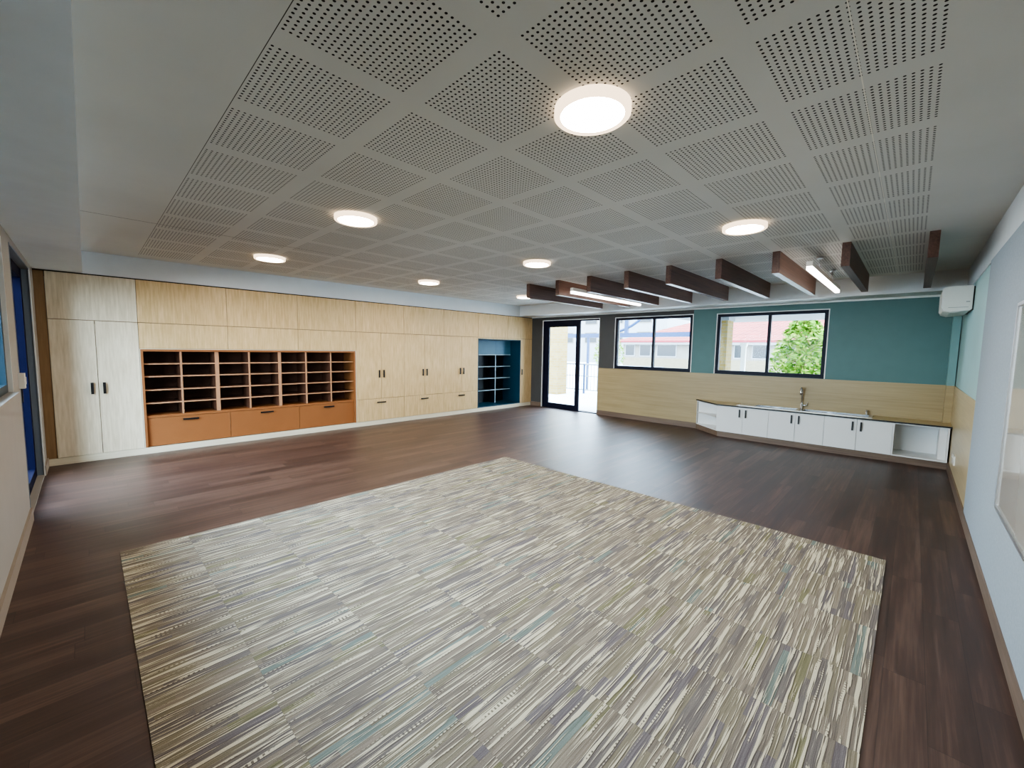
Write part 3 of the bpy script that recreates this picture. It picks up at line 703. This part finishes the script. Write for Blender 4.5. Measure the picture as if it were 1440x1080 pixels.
# tree
def tree(cx, cy, z0, zt, rad, n, label, seed):
    rg = random.Random(seed)
    r = thing('leafy_tree', label, 'tree', (cx, cy, -.13), 'courtyard trees')
    tr = MB(); tr.tube([(cx, cy, -.13), (cx+.05, cy, z0*.6), (cx, cy+.05, (z0+zt)/2), (cx, cy, zt-.2)], [.09, .07, .04, .015], 8)
    for k in range(7):
        a = rg.random()*6.28; zz = z0+(zt-z0)*(.1+.1*k); tr.tube([(cx, cy, zz), (cx+math.cos(a)*rad*.7, cy+math.sin(a)*rad*.7, zz+.35)], [.03, .01], 6)
    tr.build('trunk', M['bark'], r)
    m = MB()
    for k in range(n):
        u = rg.random(); z = z0+(zt-z0)*u; rr = rad*(.32+.95*math.sin(PI*min(1, u*.78+.22))*(1-.35*u))*rg.random()**.45; a = rg.random()*6.28
        c = Vector((cx+rr*math.cos(a), cy+rr*math.sin(a), z)); d = Vector((rg.gauss(0, 1), rg.gauss(0, 1), rg.gauss(0, .6))).normalized(); e = d.cross(Vector((rg.gauss(0, 1), rg.gauss(0, 1), rg.gauss(0, 1)))).normalized()
        L = .07+.05*rg.random(); W = L*.42
        m.poly([c-d*L, c+e*W, c+d*L, c-e*W])
    m.build('foliage', M['leaf'], r)
tree(15.0, 2.38, .5, 2.72, .72, 2600, 'bright green leafy tree outside the right window', 3)
tree(24.0, 14.4, .6, 2.9, .9, 1200, 'small green tree seen through the right pane of the glass door', 5)

# ------------------------------------------------------------------ light
wd = bpy.data.worlds.new('overcast_sky'); scn.world = wd; wd.use_nodes = True
nt = wd.node_tree; nt.nodes.clear()
o = nt.nodes.new('ShaderNodeOutputWorld'); bg = nt.nodes.new('ShaderNodeBackground'); nt.links.new(bg.outputs[0], o.inputs[0])
tc = nt.nodes.new('ShaderNodeTexCoord'); sp = nt.nodes.new('ShaderNodeSeparateXYZ'); nt.links.new(tc.outputs['Generated'], sp.inputs[0])
cr = nt.nodes.new('ShaderNodeValToRGB'); nt.links.new(sp.outputs[2], cr.inputs[0])
cr.color_ramp.elements[0].position = 0; cr.color_ramp.elements[0].color = (.74, .87, 1, 1); cr.color_ramp.elements[1].position = .8; cr.color_ramp.elements[1].color = (.56, .74, 1, 1)
nt.links.new(cr.outputs[0], bg.inputs[0]); bg.inputs[1].default_value = 6.0
sn = bpy.data.lights.new('sun', 'SUN'); sn.energy = 1.6; sn.angle = .15; sn.color = (1, .95, .86)
so = bpy.data.objects.new('sun', sn); col.objects.link(so); so.location = (0, 0, 20)
so.rotation_euler = Vector((.2, .72, -1.25)).to_track_quat('-Z', 'Y').to_euler()
def portal(name, loc, direction, sx, sy):
    l = bpy.data.lights.new(name, 'AREA'); l.shape = 'RECTANGLE'; l.size = sx; l.size_y = sy; l.cycles.is_portal = True
    o = bpy.data.objects.new(name, l); col.objects.link(o); o.location = loc; o.rotation_euler = Vector(direction).to_track_quat('-Z', 'Y').to_euler()
portal('sky_portal', (BO+.02, 6.35, 1.16), (-1, 0, 0), 1.9, 2.4)
portal('sky_portal', (BO+.02, 4.155, 1.73), (-1, 0, 0), 1.9, 1.3)
portal('sky_portal', (BO+.02, 1.93, 1.73), (-1, 0, 0), 1.9, 1.3)
portal('sky_portal', (CO-.02, 2.95, 1.73), (1, 0, 0), 3.9, 1.2)
portal('sky_portal', (CO-.02, 6.27, 1.18), (1, 0, 0), 1.75, 2.36)

# ------------------------------------------------------------------ camera
cam = bpy.data.cameras.new('camera'); co = bpy.data.objects.new('camera', cam); col.objects.link(co)
cam.sensor_width = 36; cam.lens = 580.18/1440*36; cam.clip_start = .02; cam.clip_end = 300
yaw, pit, rol = math.radians(44.0808), math.radians(-4.8133), math.radians(.9442)
F = Vector((math.cos(yaw)*math.cos(pit), math.sin(yaw)*math.cos(pit), math.sin(pit)))
Rv = Vector((math.sin(yaw), -math.cos(yaw), 0)); U = Rv.cross(F)
R2 = Rv*math.cos(rol)+U*math.sin(rol); U2 = -Rv*math.sin(rol)+U*math.cos(rol)
co.matrix_world = Matrix(((R2.x, U2.x, -F.x, 0), (R2.y, U2.y, -F.y, 0), (R2.z, U2.z, -F.z, 1.55), (0, 0, 0, 1)))
scn.camera = co
scn.view_settings.view_transform = 'AgX'; scn.view_settings.look = 'AgX - Medium High Contrast'; scn.view_settings.exposure = 2.42
scn.cycles.max_bounces = 10; scn.cycles.diffuse_bounces = 6; scn.cycles.transparent_max_bounces = 12
scn.cycles.caustics_reflective = False; scn.cycles.caustics_refractive = False
